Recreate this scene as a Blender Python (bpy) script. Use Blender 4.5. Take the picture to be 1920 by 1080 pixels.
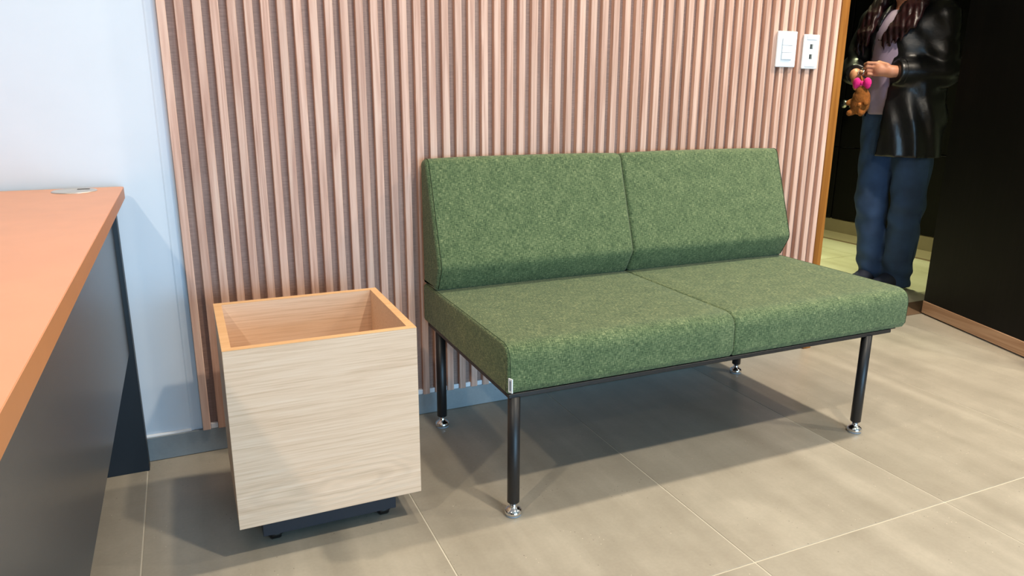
import bpy, bmesh, math, random
import numpy as np
from mathutils import Vector, Matrix

for o in list(bpy.data.objects):
    bpy.data.objects.remove(o, do_unlink=True)
S = bpy.context.scene
C = S.collection
random.seed(7)

# ------------------------------------------------------------------ camera
F_PX, YAW, PITCH, ROLL = 1369.1, 0.4211, -0.2584, 0.0056
CAM = Vector((0.021, -2.0755, 0.9795))
fw = Vector((math.sin(YAW)*math.cos(PITCH), math.cos(YAW)*math.cos(PITCH), math.sin(PITCH)))
rt = Vector((math.cos(YAW), -math.sin(YAW), 0))
up = rt.cross(fw)
rt2 = rt*math.cos(ROLL) + up*math.sin(ROLL)
up2 = -rt*math.sin(ROLL) + up*math.cos(ROLL)
cd = bpy.data.cameras.new('camera')
cd.sensor_width = 36.0
cd.lens = F_PX*36/1920
cd.clip_start = 0.02
cam = bpy.data.objects.new('camera', cd)
cam.matrix_world = Matrix(((rt2.x, up2.x, -fw.x, CAM.x), (rt2.y, up2.y, -fw.y, CAM.y),
                           (rt2.z, up2.z, -fw.z, CAM.z), (0, 0, 0, 1)))
C.objects.link(cam)
S.camera = cam

# ------------------------------------------------------------------ world, lights, exposure
w = bpy.data.worlds.new('world'); S.world = w; w.use_nodes = True
bg = w.node_tree.nodes['Background']
bg.inputs[0].default_value = (0.55, 0.75, 1.0, 1); bg.inputs[1].default_value = 0.6
S.view_settings.view_transform = 'Standard'
S.view_settings.look = 'None'
S.view_settings.gamma = 1.0
S.view_settings.use_curve_mapping = False
S.view_settings.exposure = 0.2

CEIL = 2.66
def lamp(name, loc, power, col, size=0.11, target=None, size_y=None, spread=math.pi):
    l = bpy.data.lights.new(name, 'AREA'); l.energy = power; l.color = col
    l.shape = 'RECTANGLE' if size_y else 'DISK'; l.size = size
    if size_y: l.size_y = size_y
    l.spread = spread
    o = bpy.data.objects.new(name, l); C.objects.link(o); o.location = loc
    if target is not None:
        o.rotation_euler = (Vector(target)-Vector(loc)).to_track_quat('-Z', 'Y').to_euler()
    return o
WARM = (1.0, 0.87, 0.70)
for (x, y, p) in ((0.68, -0.60, 13), (2.85, -0.60, 61), (-1.1, -1.95, 23), (1.15, -1.95, 30), (3.35, -1.95, 24),
                  (-1.1, -3.6, 3), (1.15, -3.6, 3), (3.35, -3.6, 3)):
    lamp('ceiling_downlight', (x, y, CEIL-0.015), p, WARM)
# daylight entering through the window behind the camera
lamp('window_daylight', (1.35, -4.92, 0.80), 122, (0.37, 0.69, 1.0), 2.8, (1.35, 0, 0.80), 1.35)
# hallway lamp
lamp('hallway_light', (3.5, 1.35, CEIL-0.02), 14.5, (0.95, 1.0, 0.56), 0.3, spread=math.radians(75))

# ------------------------------------------------------------------ material helpers
def s2l(c):
    return tuple(((v/255)/12.92 if v/255 <= 0.04045 else ((v/255+0.055)/1.055)**2.4) for v in c)
def newmat(name):
    m = bpy.data.materials.new(name); m.use_nodes = True
    nt = m.node_tree
    return m, nt, nt.nodes['Principled BSDF']
def N(nt, t, **kw):
    n = nt.nodes.new(t)
    for k, v in kw.items(): setattr(n, k, v)
    return n
def plain(name, rgb, rough=0.5, metal=0.0, spec=0.5, noise=0.0, nscale=20, bump=0.0):
    m, nt, b = newmat(name)
    c = s2l(rgb)
    b.inputs['Roughness'].default_value = rough; b.inputs['Metallic'].default_value = metal
    b.inputs['Specular IOR Level'].default_value = spec
    tc = N(nt, 'ShaderNodeTexCoord'); no = N(nt, 'ShaderNodeTexNoise')
    no.inputs['Scale'].default_value = nscale; no.inputs['Detail'].default_value = 4
    nt.links.new(tc.outputs['Object'], no.inputs['Vector'])
    cr = N(nt, 'ShaderNodeValToRGB')
    cr.color_ramp.elements[0].position = 0.3; cr.color_ramp.elements[1].position = 0.7
    cr.color_ramp.elements[0].color = (*[v*(1-noise) for v in c], 1)
    cr.color_ramp.elements[1].color = (*[min(1, v*(1+noise)) for v in c], 1)
    nt.links.new(no.outputs['Fac'], cr.inputs['Fac']); nt.links.new(cr.outputs['Color'], b.inputs['Base Color'])
    if bump:
        bp = N(nt, 'ShaderNodeBump'); bp.inputs['Strength'].default_value = bump; bp.inputs['Distance'].default_value = 0.002
        nt.links.new(no.outputs['Fac'], bp.inputs['Height']); nt.links.new(bp.outputs['Normal'], b.inputs['Normal'])
    return m

def wood(name, dark, mid, light, axis='z', rough=0.5, grain=90, stretch=0.035, vary=0.12, linen=0.0, coord='Object', figure=0.5):
    """streaky wood; grain runs along axis; every object gets its own offset and tone."""
    m, nt, b = newmat(name); L = nt.links.new
    tc = N(nt, 'ShaderNodeTexCoord'); oi = N(nt, 'ShaderNodeObjectInfo')
    off = N(nt, 'ShaderNodeVectorMath', operation='SCALE'); off.inputs[0].default_value = (7.3, 5.1, 9.7)
    L(oi.outputs['Random'], off.inputs['Scale'])
    add = N(nt, 'ShaderNodeVectorMath', operation='ADD'); L(tc.outputs[coord], add.inputs[0]); L(off.outputs[0], add.inputs[1])
    st = {'x': (stretch, 1, 1), 'y': (1, stretch, 1), 'z': (1, 1, stretch)}[axis]
    mp = N(nt, 'ShaderNodeMapping'); mp.inputs['Scale'].default_value = st; L(add.outputs[0], mp.inputs['Vector'])
    n1 = N(nt, 'ShaderNodeTexNoise'); n1.inputs['Scale'].default_value = grain; n1.inputs['Detail'].default_value = 6
    n1.inputs['Roughness'].default_value = 0.62; n1.inputs['Distortion'].default_value = 0.4
    L(mp.outputs[0], n1.inputs['Vector'])
    n2 = N(nt, 'ShaderNodeTexNoise'); n2.inputs['Scale'].default_value = grain*0.22; n2.inputs['Detail'].default_value = 3
    n2.inputs['Distortion'].default_value = 1.2
    L(mp.outputs[0], n2.inputs['Vector'])
    wv = N(nt, 'ShaderNodeMath', operation='MULTIPLY'); wv.inputs[1].default_value = 9.0; L(n2.outputs['Fac'], wv.inputs[0])
    fr = N(nt, 'ShaderNodeMath', operation='PINGPONG'); fr.inputs[1].default_value = 1.0; L(wv.outputs[0], fr.inputs[0])
    mx = N(nt, 'ShaderNodeMix'); mx.inputs['Factor'].default_value = figure
    L(n1.outputs['Fac'], mx.inputs['A']); L(fr.outputs[0], mx.inputs['B'])
    cr = N(nt, 'ShaderNodeValToRGB'); e = cr.color_ramp.elements
    e[0].position = 0.22; e[0].color = (*s2l(dark), 1); e[1].position = 0.8; e[1].color = (*s2l(light), 1)
    k = e.new(0.5); k.color = (*s2l(mid), 1)
    L(mx.outputs['Result'], cr.inputs['Fac'])
    # tone per object
    mr = N(nt, 'ShaderNodeMapRange'); mr.inputs['To Min'].default_value = 1-vary; mr.inputs['To Max'].default_value = 1+vary
    L(oi.outputs['Random'], mr.inputs['Value'])
    hv = N(nt, 'ShaderNodeHueSaturation'); L(mr.outputs[0], hv.inputs['Value']); L(cr.outputs['Color'], hv.inputs['Color'])
    col = hv.outputs['Color']
    if name == 'pale_oak':
        mp3 = N(nt, 'ShaderNodeMapping'); mp3.vector_type = 'POINT'
        mp3.inputs['Location'].default_value = (-.10*5.0, 0, -.160*26); mp3.inputs['Scale'].default_value = (5.0, 0, 26)
        L(tc.outputs['Object'], mp3.inputs['Vector'])
        nd = N(nt, 'ShaderNodeTexNoise'); nd.inputs['Scale'].default_value = 9; L(tc.outputs['Object'], nd.inputs['Vector'])
        nv = N(nt, 'ShaderNodeVectorMath', operation='SCALE'); nv.inputs['Scale'].default_value = .8; L(nd.outputs['Color'], nv.inputs[0])
        av = N(nt, 'ShaderNodeVectorMath', operation='ADD'); L(mp3.outputs[0], av.inputs[0]); L(nv.outputs[0], av.inputs[1])
        ln = N(nt, 'ShaderNodeVectorMath', operation='LENGTH'); L(av.outputs[0], ln.inputs[0])
        sn = N(nt, 'ShaderNodeMath', operation='MULTIPLY'); sn.inputs[1].default_value = 19; L(ln.outputs['Value'], sn.inputs[0])
        si = N(nt, 'ShaderNodeMath', operation='SINE'); L(sn.outputs[0], si.inputs[0])
        mk = N(nt, 'ShaderNodeMapRange'); mk.inputs['From Min'].default_value = .5; mk.inputs['From Max'].default_value = 1.9
        mk.inputs['To Min'].default_value = .055; mk.inputs['To Max'].default_value = 0; L(ln.outputs['Value'], mk.inputs['Value'])
        ml = N(nt, 'ShaderNodeMath', operation='MULTIPLY_ADD'); L(si.outputs[0], ml.inputs[0]); L(mk.outputs[0], ml.inputs[1]); ml.inputs[2].default_value = 1.0
        hx_ = N(nt, 'ShaderNodeHueSaturation'); L(ml.outputs[0], hx_.inputs['Value']); L(col, hx_.inputs['Color']); col = hx_.outputs['Color']
    if linen:
        mp2 = N(nt, 'ShaderNodeMapping'); mp2.inputs['Scale'].default_value = (40, 40, 420); L(add.outputs[0], mp2.inputs['Vector'])
        n3 = N(nt, 'ShaderNodeTexNoise'); n3.inputs['Scale'].default_value = 1.0; n3.inputs['Detail'].default_value = 2; L(mp2.outputs[0], n3.inputs['Vector'])
        mr2 = N(nt, 'ShaderNodeMapRange'); mr2.inputs['From Min'].default_value = .35; mr2.inputs['From Max'].default_value = .7
        mr2.inputs['To Min'].default_value = 1-linen; mr2.inputs['To Max'].default_value = 1+linen*.8; L(n3.outputs['Fac'], mr2.inputs['Value'])
        h2 = N(nt, 'ShaderNodeHueSaturation'); L(mr2.outputs[0], h2.inputs['Value']); L(col, h2.inputs['Color']); col = h2.outputs['Color']
    L(col, b.inputs['Base Color'])
    b.inputs['Roughness'].default_value = rough; b.inputs['Specular IOR Level'].default_value = 0.35
    if name.startswith('black'): b.inputs['Specular IOR Level'].default_value = 0.2
    bp = N(nt, 'ShaderNodeBump'); bp.inputs['Strength'].default_value = 0.12; bp.inputs['Distance'].default_value = 0.001
    L(n1.outputs['Fac'], bp.inputs['Height']); L(bp.outputs['Normal'], b.inputs['Normal'])
    return m

def fabric_mat():
    m, nt, b = newmat('green_linen'); L = nt.links.new
    tc = N(nt, 'ShaderNodeTexCoord')
    def streak(sx, sy, off):
        mp = N(nt, 'ShaderNodeMapping'); mp.inputs['Scale'].default_value = (sx, sy, 1); mp.inputs['Location'].default_value = (off, off*2, 0)
        L(tc.outputs['UV'], mp.inputs['Vector'])
        n = N(nt, 'ShaderNodeTexNoise', noise_dimensions='2D'); n.inputs['Scale'].default_value = 1; n.inputs['Detail'].default_value = 2.5
        n.inputs['Roughness'].default_value = 0.6
        L(mp.outputs[0], n.inputs['Vector']); return n.outputs['Fac']
    a = streak(640, 80, 0.0); c = streak(80, 640, 3.7); d = streak(22, 22, 9.1)
    s1 = N(nt, 'ShaderNodeMath', operation='ADD'); L(a, s1.inputs[0]); L(c, s1.inputs[1])
    s2 = N(nt, 'ShaderNodeMath', operation='MULTIPLY_ADD'); L(d, s2.inputs[0]); s2.inputs[1].default_value = 0.25; L(s1.outputs[0], s2.inputs[2])
    mr = N(nt, 'ShaderNodeMapRange'); mr.inputs['From Min'].default_value = 0.72; mr.inputs['From Max'].default_value = 1.54
    L(s2.outputs[0], mr.inputs['Value'])
    cr = N(nt, 'ShaderNodeValToRGB'); e = cr.color_ramp.elements
    e[0].position = 0.0; e[0].color = (*s2l((36, 52, 32)), 1); e[1].position = 1.0; e[1].color = (*s2l((154, 160, 114)), 1)
    k = e.new(0.45); k.color = (*s2l((78, 97, 64)), 1)
    k = e.new(0.7); k.color = (*s2l((108, 122, 84)), 1)
    L(mr.outputs[0], cr.inputs['Fac']); L(cr.outputs['Color'], b.inputs['Base Color'])
    b.inputs['Roughness'].default_value = 0.85; b.inputs['Specular IOR Level'].default_value = 0.2
    b.inputs['Sheen Weight'].default_value = 0.15
    bp = N(nt, 'ShaderNodeBump'); bp.inputs['Strength'].default_value = 0.35; bp.inputs['Distance'].default_value = 0.0012
    L(s1.outputs[0], bp.inputs['Height']); L(bp.outputs['Normal'], b.inputs['Normal'])
    return m

def tile_mat(name, c0, c1, c2, rough=0.32, bands=True):
    m, nt, b = newmat(name); L = nt.links.new
    g = N(nt, 'ShaderNodeNewGeometry'); oi = N(nt, 'ShaderNodeObjectInfo')
    off = N(nt, 'ShaderNodeVectorMath', operation='SCALE'); off.inputs[0].default_value = (3.3, 8.1, 0); L(oi.outputs['Random'], off.inputs['Scale'])
    add = N(nt, 'ShaderNodeVectorMath', operation='ADD'); L(g.outputs['Position'], add.inputs[0]); L(off.outputs[0], add.inputs[1])
    n1 = N(nt, 'ShaderNodeTexNoise'); n1.inputs['Scale'].default_value = 6; n1.inputs['Detail'].default_value = 6; n1.inputs['Roughness'].default_value = .6
    L(add.outputs[0], n1.inputs['Vector'])
    mp = N(nt, 'ShaderNodeMapping'); mp.inputs['Scale'].default_value = (6, 0.35, 1); mp.inputs['Rotation'].default_value = (0, 0, 0.06)
    L(add.outputs[0], mp.inputs['Vector'])
    n2 = N(nt, 'ShaderNodeTexNoise'); n2.inputs['Scale'].default_value = 1.3; n2.inputs['Detail'].default_value = 5; L(mp.outputs[0], n2.inputs['Vector'])
    n3 = N(nt, 'ShaderNodeTexNoise'); n3.inputs['Scale'].default_value = 130; n3.inputs['Detail'].default_value = 2; L(add.outputs[0], n3.inputs['Vector'])
    mx = N(nt, 'ShaderNodeMix'); mx.inputs['Factor'].default_value = 0.62 if bands else 0.2
    L(n1.outputs['Fac'], mx.inputs['A']); L(n2.outputs['Fac'], mx.inputs['B'])
    cr = N(nt, 'ShaderNodeValToRGB'); e = cr.color_ramp.elements
    e[0].position = .3; e[0].color = (*s2l(c0), 1); e[1].position = .7; e[1].color = (*s2l(c2), 1); k = e.new(.5); k.color = (*s2l(c1), 1)
    L(mx.outputs['Result'], cr.inputs['Fac'])
    # little pits and pale flecks, clustered
    v = N(nt, 'ShaderNodeTexVoronoi'); v.inputs['Scale'].default_value = 75; L(add.outputs[0], v.inputs['Vector'])
    pit = N(nt, 'ShaderNodeMath', operation='LESS_THAN'); pit.inputs[1].default_value = 0.10; L(v.outputs['Distance'], pit.inputs[0])
    n4 = N(nt, 'ShaderNodeTexNoise'); n4.inputs['Scale'].default_value = 9; L(add.outputs[0], n4.inputs['Vector'])
    cl = N(nt, 'ShaderNodeMath', operation='GREATER_THAN'); cl.inputs[1].default_value = 0.56; L(n4.outputs['Fac'], cl.inputs[0])
    pm = N(nt, 'ShaderNodeMath', operation='MULTIPLY'); L(pit.outputs[0], pm.inputs[0]); L(cl.outputs[0], pm.inputs[1])
    pk = N(nt, 'ShaderNodeMix', data_type='RGBA'); L(v.outputs['Color'], pk.inputs['Factor'])
    sep = N(nt, 'ShaderNodeSeparateColor'); L(v.outputs['Color'], sep.inputs[0])
    gt = N(nt, 'ShaderNodeMath', operation='GREATER_THAN'); gt.inputs[1].default_value = .55; L(sep.outputs[0], gt.inputs[0])
    L(gt.outputs[0], pk.inputs['Factor']); pk.inputs['A'].default_value = (*s2l([x*.72 for x in c0]), 1); pk.inputs['B'].default_value = (*s2l([min(255, x*1.12) for x in c2]), 1)
    fm = N(nt, 'ShaderNodeMath', operation='MULTIPLY'); fm.inputs[1].default_value = .8; L(pm.outputs[0], fm.inputs[0])
    fin = N(nt, 'ShaderNodeMix', data_type='RGBA'); L(fm.outputs[0], fin.inputs['Factor']); L(cr.outputs['Color'], fin.inputs['A']); L(pk.outputs['Result'], fin.inputs['B'])
    sp = N(nt, 'ShaderNodeMapRange'); sp.inputs['To Min'].default_value = .93; sp.inputs['To Max'].default_value = 1.07; L(n3.outputs['Fac'], sp.inputs['Value'])
    hv = N(nt, 'ShaderNodeHueSaturation'); L(sp.outputs[0], hv.inputs['Value']); L(fin.outputs['Result'], hv.inputs['Color'])
    L(hv.outputs['Color'], b.inputs['Base Color'])
    b.inputs['Roughness'].default_value = rough; b.inputs['Specular IOR Level'].default_value = .4
    return m

M = {}
M['plaster'] = plain('white_plaster', (222, 231, 240), .75, noise=.015, nscale=8, bump=.03)
M['greywall'] = plain('grey_low_bounce_paint', (128, 126, 124), .8, noise=.02)  # even grey for the unseen walls, darkened to cut bounce light
M['ceiling'] = plain('ceiling_paint', (196, 195, 192), .85, noise=.01)  # toned down so the ceiling sends back less bounce light
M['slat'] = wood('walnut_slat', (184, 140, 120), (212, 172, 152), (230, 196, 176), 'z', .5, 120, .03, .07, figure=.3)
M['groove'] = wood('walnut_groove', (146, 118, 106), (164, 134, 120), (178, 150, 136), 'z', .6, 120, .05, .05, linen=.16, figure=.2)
M['tile'] = tile_mat('beige_porcelain', (148, 140, 124), (167, 159, 143), (190, 182, 165))
M['grout'] = plain('pale_grout', (205, 198, 180), .8, noise=.03)
M['skirt'] = tile_mat('grey_skirting_tile', (136, 142, 144), (147, 153, 155), (158, 164, 166), .4, False)
M['caulk'] = plain('white_caulk', (236, 240, 244), .7, noise=.02)
M['fabric'] = fabric_mat()
M['seam'] = plain('dark_green_thread', (44, 60, 34), .9, noise=.05)
M['blackmetal'] = plain('black_powder_coat', (22, 22, 24), .42, .0, .5, noise=.05, nscale=300, bump=.05)
M['chrome'] = plain('polished_chrome', (225, 225, 225), .09, 1.0, noise=.0)
M['pad'] = plain('clear_rubber_pad', (150, 158, 166), .3, noise=.03)
M['oak'] = wood('pale_oak', (204, 169, 136), (230, 197, 166), (240, 213, 187), 'x', .5, 260, .022, .0, figure=.12)
M['oak_end'] = wood('pale_oak_edge', (212, 164, 114), (222, 176, 126), (230, 188, 138), 'x', .5, 50, .05, .0, figure=.15)
M['navy'] = plain('dark_navy_laminate', (30, 36, 46), .45, noise=.05, nscale=60)
M['castor'] = plain('black_plastic', (14, 14, 15), .35, noise=.03)
M['desktop'] = plain('beech_laminate', (221, 154, 112), .42, noise=.035, nscale=14)
M['deskedge'] = plain('beech_edge_band', (176, 114, 66), .45, noise=.04, nscale=20)
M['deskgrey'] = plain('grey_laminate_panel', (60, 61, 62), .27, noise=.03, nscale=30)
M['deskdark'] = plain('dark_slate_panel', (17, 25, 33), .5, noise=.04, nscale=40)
M['grommet'] = plain('brushed_steel_cap', (205, 200, 192), .38, .7, noise=.03)
M['slot'] = plain('dark_slot', (70, 66, 60), .6, noise=.02)
M['white_plastic'] = plain('white_plastic', (238, 240, 242), .35, noise=.01)
M['plate_line'] = plain('grey_plastic', (190, 194, 198), .45, noise=.02)
M['jack'] = plain('dark_jack', (40, 46, 46), .5, noise=.03)
M['jack2'] = plain('grey_contact', (130, 134, 130), .4, noise=.03)
M['frame'] = wood('stained_door_frame', (138, 84, 28), (152, 96, 36), (166, 108, 44), 'z', .45, 60, .04, .03)
M['blackdoor'] = wood('black_stained_veneer', (6, 6, 5), (8, 7, 6), (12, 11, 9), 'z', .5, 110, .03, .03)
M['kick'] = wood('pale_timber_rail', (170, 130, 98), (186, 146, 114), (200, 162, 130), 'x', .5, 60, .05, .02)
M['hallfloor'] = tile_mat('hall_marble', (176, 168, 140), (200, 194, 168), (216, 210, 188), .3)
M['hallbase'] = plain('beige_skirting', (150, 136, 110), .5, noise=.04)
M['brown_strip'] = plain('brown_floor_strip', (120, 96, 74), .45, noise=.06)
M['steel'] = plain('satin_steel', (200, 200, 196), .22, 1.0, noise=.02)
M['glass'] = plain('window_glass', (235, 242, 246), .05, noise=0)
M['tag'] = plain('white_woven_tag', (232, 236, 240), .7, noise=.02)
M['tagink'] = plain('tag_ink', (96, 112, 128), .7, noise=.02)

# ------------------------------------------------------------------ object helpers
def uvbox(bm):
    uv = bm.loops.layers.uv.verify()
    for f in bm.faces:
        n = f.normal; a = max(range(3), key=lambda i: abs(n[i]))
        for l in f.loops:
            c = l.vert.co
            l[uv].uv = (c.y, c.z) if a == 0 else ((c.x, c.z) if a == 1 else (c.x, c.y))
def mesh_obj(name, bm, mat, parent=None, smooth=False, uv=False):
    bm.normal_update()
    if uv: uvbox(bm)
    me = bpy.data.meshes.new(name); bm.to_mesh(me); bm.free()
    for m_ in (mat if isinstance(mat, (list, tuple)) else [mat]): me.materials.append(m_)
    if smooth:
        for p in me.polygons: p.use_smooth = True
    o = bpy.data.objects.new(name, me); C.objects.link(o)
    if parent is not None: o.parent = parent
    return o
def shared(name, me, loc, parent=None):
    o = bpy.data.objects.new(name, me); C.objects.link(o); o.location = loc
    if parent is not None: o.parent = parent
    return o
def empty(name, loc=(0, 0, 0), rz=0):
    o = bpy.data.objects.new(name, None); C.objects.link(o); o.location = loc; o.rotation_euler = (0, 0, rz)
    o.empty_display_size = 0.1
    return o
def tag(o, label, cat, group=None):
    o['label'] = label; o['category'] = cat
    if group: o['group'] = group
    return o
def struct(o, label=None):
    o['kind'] = 'structure'
    if label: o['label'] = label
    return o
def bm_box(x0, x1, y0, y1, z0, z1, bevel=0.0, seg=2, bm=None):
    nb = bmesh.new()
    r = bmesh.ops.create_cube(nb, size=1)
    for v in nb.verts:
        v.co = Vector(((x0+x1)/2+v.co.x*(x1-x0), (y0+y1)/2+v.co.y*(y1-y0), (z0+z1)/2+v.co.z*(z1-z0)))
    if bevel:
        bmesh.ops.bevel(nb, geom=nb.edges[:], offset=bevel, segments=seg, affect='EDGES', profile=.5)
    if bm is None: return nb
    me = bpy.data.meshes.new('t'); nb.to_mesh(me); nb.free(); bm.from_mesh(me); bpy.data.meshes.remove(me)
    return bm
def bm_lathe(prof, seg=24, cx=0, cy=0, bm=None):
    bm = bm or bmesh.new(); rings = []
    for r, z in prof:
        if r < 1e-6: rings.append([bm.verts.new((cx, cy, z))])
        else: rings.append([bm.verts.new((cx+r*math.cos(2*math.pi*i/seg), cy+r*math.sin(2*math.pi*i/seg), z)) for i in range(seg)])
    for a, b in zip(rings, rings[1:]):
        for i in range(seg):
            j = (i+1) % seg
            if len(a) == 1 and len(b) == 1: continue
            if len(a) == 1: bm.faces.new((a[0], b[j], b[i]))
            elif len(b) == 1: bm.faces.new((a[i], a[j], b[0]))
            else: bm.faces.new((a[i], a[j], b[j], b[i]))
    bmesh.ops.recalc_face_normals(bm, faces=bm.faces[:])
    return bm
def bm_tube(pts, r, seg=8, bm=None, closed=False):
    bm = bm or bmesh.new(); pts = [Vector(p) for p in pts]; rings = []; n = len(pts)
    prev = None
    for i, p in enumerate(pts):
        if closed: d = (pts[(i+1) % n]-pts[i-1]).normalized()
        else: d = (pts[min(i+1, n-1)]-pts[max(i-1, 0)]).normalized()
        if prev is None:
            a = d.orthogonal().normalized()
        else:
            a = (prev-d*prev.dot(d)).normalized()
        prev = a; b = d.cross(a)
        rr = r[i] if isinstance(r, (list, tuple)) else r
        rings.append([bm.verts.new(p+(a*math.cos(2*math.pi*k/seg)+b*math.sin(2*math.pi*k/seg))*rr) for k in range(seg)])
    m_ = n if closed else n-1
    for i in range(m_):
        A, B = rings[i], rings[(i+1) % n]
        for k in range(seg): bm.faces.new((A[k], A[(k+1) % seg], B[(k+1) % seg], B[k]))
    if not closed:
        bm.faces.new(rings[0][::-1]); bm.faces.new(rings[-1])
    return bm
def box(name, x0, x1, y0, y1, z0, z1, mat, parent=None, bevel=0.0, seg=2, smooth=False):
    return mesh_obj(name, bm_box(x0, x1, y0, y1, z0, z1, bevel, seg), mat, parent, smooth)

# ================================================================== SETTING
RX0, RX1, RY0 = -2.6, 4.0, -5.0
DX0, DX1, DTOP, WT = 2.262, 3.16, 2.12, 0.14      # doorway
# floor: grout bed + 60 x 120 tiles laid with joints at x = .4635 + n*.6085, y = -1.03 + n*1.21
fl = struct(box('floor', RX0, RX1, RY0, 0.135, -0.06, -0.0012, M['grout']), 'beige porcelain tile floor with thin pale joints')
def tile_mesh(x0, x1, y0, y1, name='tile', mat='tile', z=0.0, th=.01):
    return mesh_obj(name, bm_box(x0, x1, y0, y1, z-th, z, .0007, 1), M[mat], fl)
JX = [0.4635+0.6085*n for n in range(-6, 8)]
JY = [-1.03+1.2*n for n in range(-4, 3)]
g = .0016
for i in range(len(JX)-1):
    for j in range(len(JY)-1):
        x0, x1, y0, y1 = max(JX[i], RX0), min(JX[i+1], RX1), max(JY[j], RY0), min(JY[j+1], 0.135)
        if x1-x0 > .02 and y1-y0 > .02: tile_mesh(x0+g, x1-g, y0+g, y1-g)

# back wall (with the doorway) in three blocks joined into one piece
bm = bm_box(RX0, DX0, 0, WT, 0, CEIL)
bm_box(DX1, RX1, 0, WT, 0, CEIL, bm=bm); bm_box(DX0, DX1, 0, WT, DTOP, CEIL, bm=bm)
wb = struct(mesh_obj('wall_back', bm, M['plaster']), 'white plaster wall clad with vertical walnut slats')
SK = 0.0688                                           # skirting height
NS, PITCH_S, CREST = 56, 0.04, -0.0225
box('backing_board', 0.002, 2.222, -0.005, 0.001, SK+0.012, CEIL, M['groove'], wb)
bms = bm_box(-.0, .0205, CREST, -.0045, 0, CEIL-SK-.001, .0012, 1)
sl = mesh_obj('slat', bms, M['slat'], wb); sl.location = (0, 0, SK+.001)
for i in range(1, NS):
    shared('slat', sl.data, (i*PITCH_S, 0, SK+.001), wb)
bmc = bm_box(.0205, .04, -.0145, 0, 0, .0155, .002, 2)
ck = mesh_obj('joint_filler', bmc, M['caulk'], wb); ck.location = (0, 0, SK)
for i in range(1, NS-1):
    shared('joint_filler', ck.data, (i*PITCH_S, 0, SK), wb)
# white edge strip beside the first slat
bm = bmesh.new()
pr = [(-.030, 0), (-.001, 0), (-.001, -.0024), (-.005, -.0024), (-.026, -.0016)]
vs = [[bm.verts.new((x, y, z)) for x, y in pr] for z in (SK+.001, CEIL)]
bm.faces.new(vs[0]); bm.faces.new(vs[1][::-1])
for i in range(5): bm.faces.new((vs[0][i], vs[1][i], vs[1][(i+1) % 5], vs[0][(i+1) % 5]))
bmesh.ops.recalc_face_normals(bm, faces=bm.faces[:])
struct(mesh_obj('trim_1', bm, M['plaster']), 'white painted edge strip beside the slat cladding')
# tile skirting: lengths with joints
bb = struct(box('baseboard_back', RX0, 2.222, -.006, 0.0, 0, SK-.004, M['caulk']), 'grey tile skirting along the back wall')
edges = [RX0] + [x for x in JX if RX0 < x < 2.2] + [2.222]
for a, b_ in zip(edges, edges[1:]):
    mesh_obj('skirting_tile', bm_box(a+.0008, b_-.0008, -.0135, -.0055, .001, SK, .001, 1), M['skirt'], bb)
mesh_obj('caulk_bead', bm_tube([(-1.2, -.003, SK+.001), (-.03, -.003, SK+.001)], .005, 8), M['caulk'], bb, True)

# other walls and ceiling
struct(box('wall_left', RX0-.1, RX0, RY0, 0, 0, CEIL, M['greywall']), 'grey unseen side wall, darkened to cut bounce light')
struct(box('wall_right', RX1, RX1+.1, RY0, 0, 0, CEIL, M['greywall']), 'grey unseen side wall beyond the door, darkened to cut bounce light')
struct(box('ceiling', RX0-.1, RX1+.1, RY0-.1, .14, CEIL, CEIL+.08, M['ceiling']), 'flat pale ceiling, toned down to lessen bounce light')
bm = bm_box(RX0, -.1, RY0-.1, RY0, 0, CEIL); bm_box(2.8, RX1, RY0-.1, RY0, 0, CEIL, bm=bm)
bm_box(-.1, 2.8, RY0-.1, RY0, 0, .05, bm=bm); bm_box(-.1, 2.8, RY0-.1, RY0, 1.55, CEIL, bm=bm)
struct(mesh_obj('wall_front', bm, M['greywall']), 'grey unseen wall with a wide window, darkened to cut bounce light')
bm = bm_box(-.1, 2.8, RY0-.07, RY0-.03, .05, .10); bm_box(-.1, 2.8, RY0-.07, RY0-.03, 1.50, 1.55, bm=bm)
for x in (-.1, 1.325, 2.75): bm_box(x, x+.05, RY0-.07, RY0-.03, .1, 1.5, bm=bm)
struct(mesh_obj('window_1', bm, M['blackmetal']), 'dark framed wide window')

# door frame and open black door
bm = bm_box(2.2225, DX0, -.024, WT+.01, 0, DTOP, .002, 1)
t2 = struct(mesh_obj('trim_2', bm, M['frame']), 'brown stained timber door frame')
box('head', 2.2225, DX1+.04, -.024, WT+.01, DTOP, DTOP+.04, M['frame'], t2)
box('right_jamb', DX1, DX1+.04, -.024, WT+.01, 0, DTOP, M['frame'], t2)
HP = Vector((3.113, .132, 0)); DD = Vector((-.296, -.955, 0)).normalized()
dr = struct(empty('door_1', HP, math.atan2(DD.y, DD.x)), 'open black door leaf with a pale timber bottom rail')
# local x along the leaf, visible face at local y = 0 facing -y (rotated); thickness to +y
box('leaf', 0, .88, 0, .042, .064, 2.09, M['blackdoor'], dr, .0015, 1)
box('bottom_rail', -.0015, .8815, -.0025, .0445, .006, .0635, M['kick'], dr, .0015, 1)
bm = bm_lathe([(0, 0), (.026, 0), (.026, .006), (.010, .010), (.010, .035)], 20)
for v in bm.verts: v.co = Vector((.80+v.co.x, -v.co.z, 1.0+v.co.y))
bm_tube([(.80, -.04, 1.0), (.78, -.045, 1.0), (.68, -.045, 1.0)], .009, 10, bm)
bmesh.ops.recalc_face_normals(bm, faces=bm.faces[:])
mesh_obj('lever_handle', bm, M['steel'], dr, True)

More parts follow.
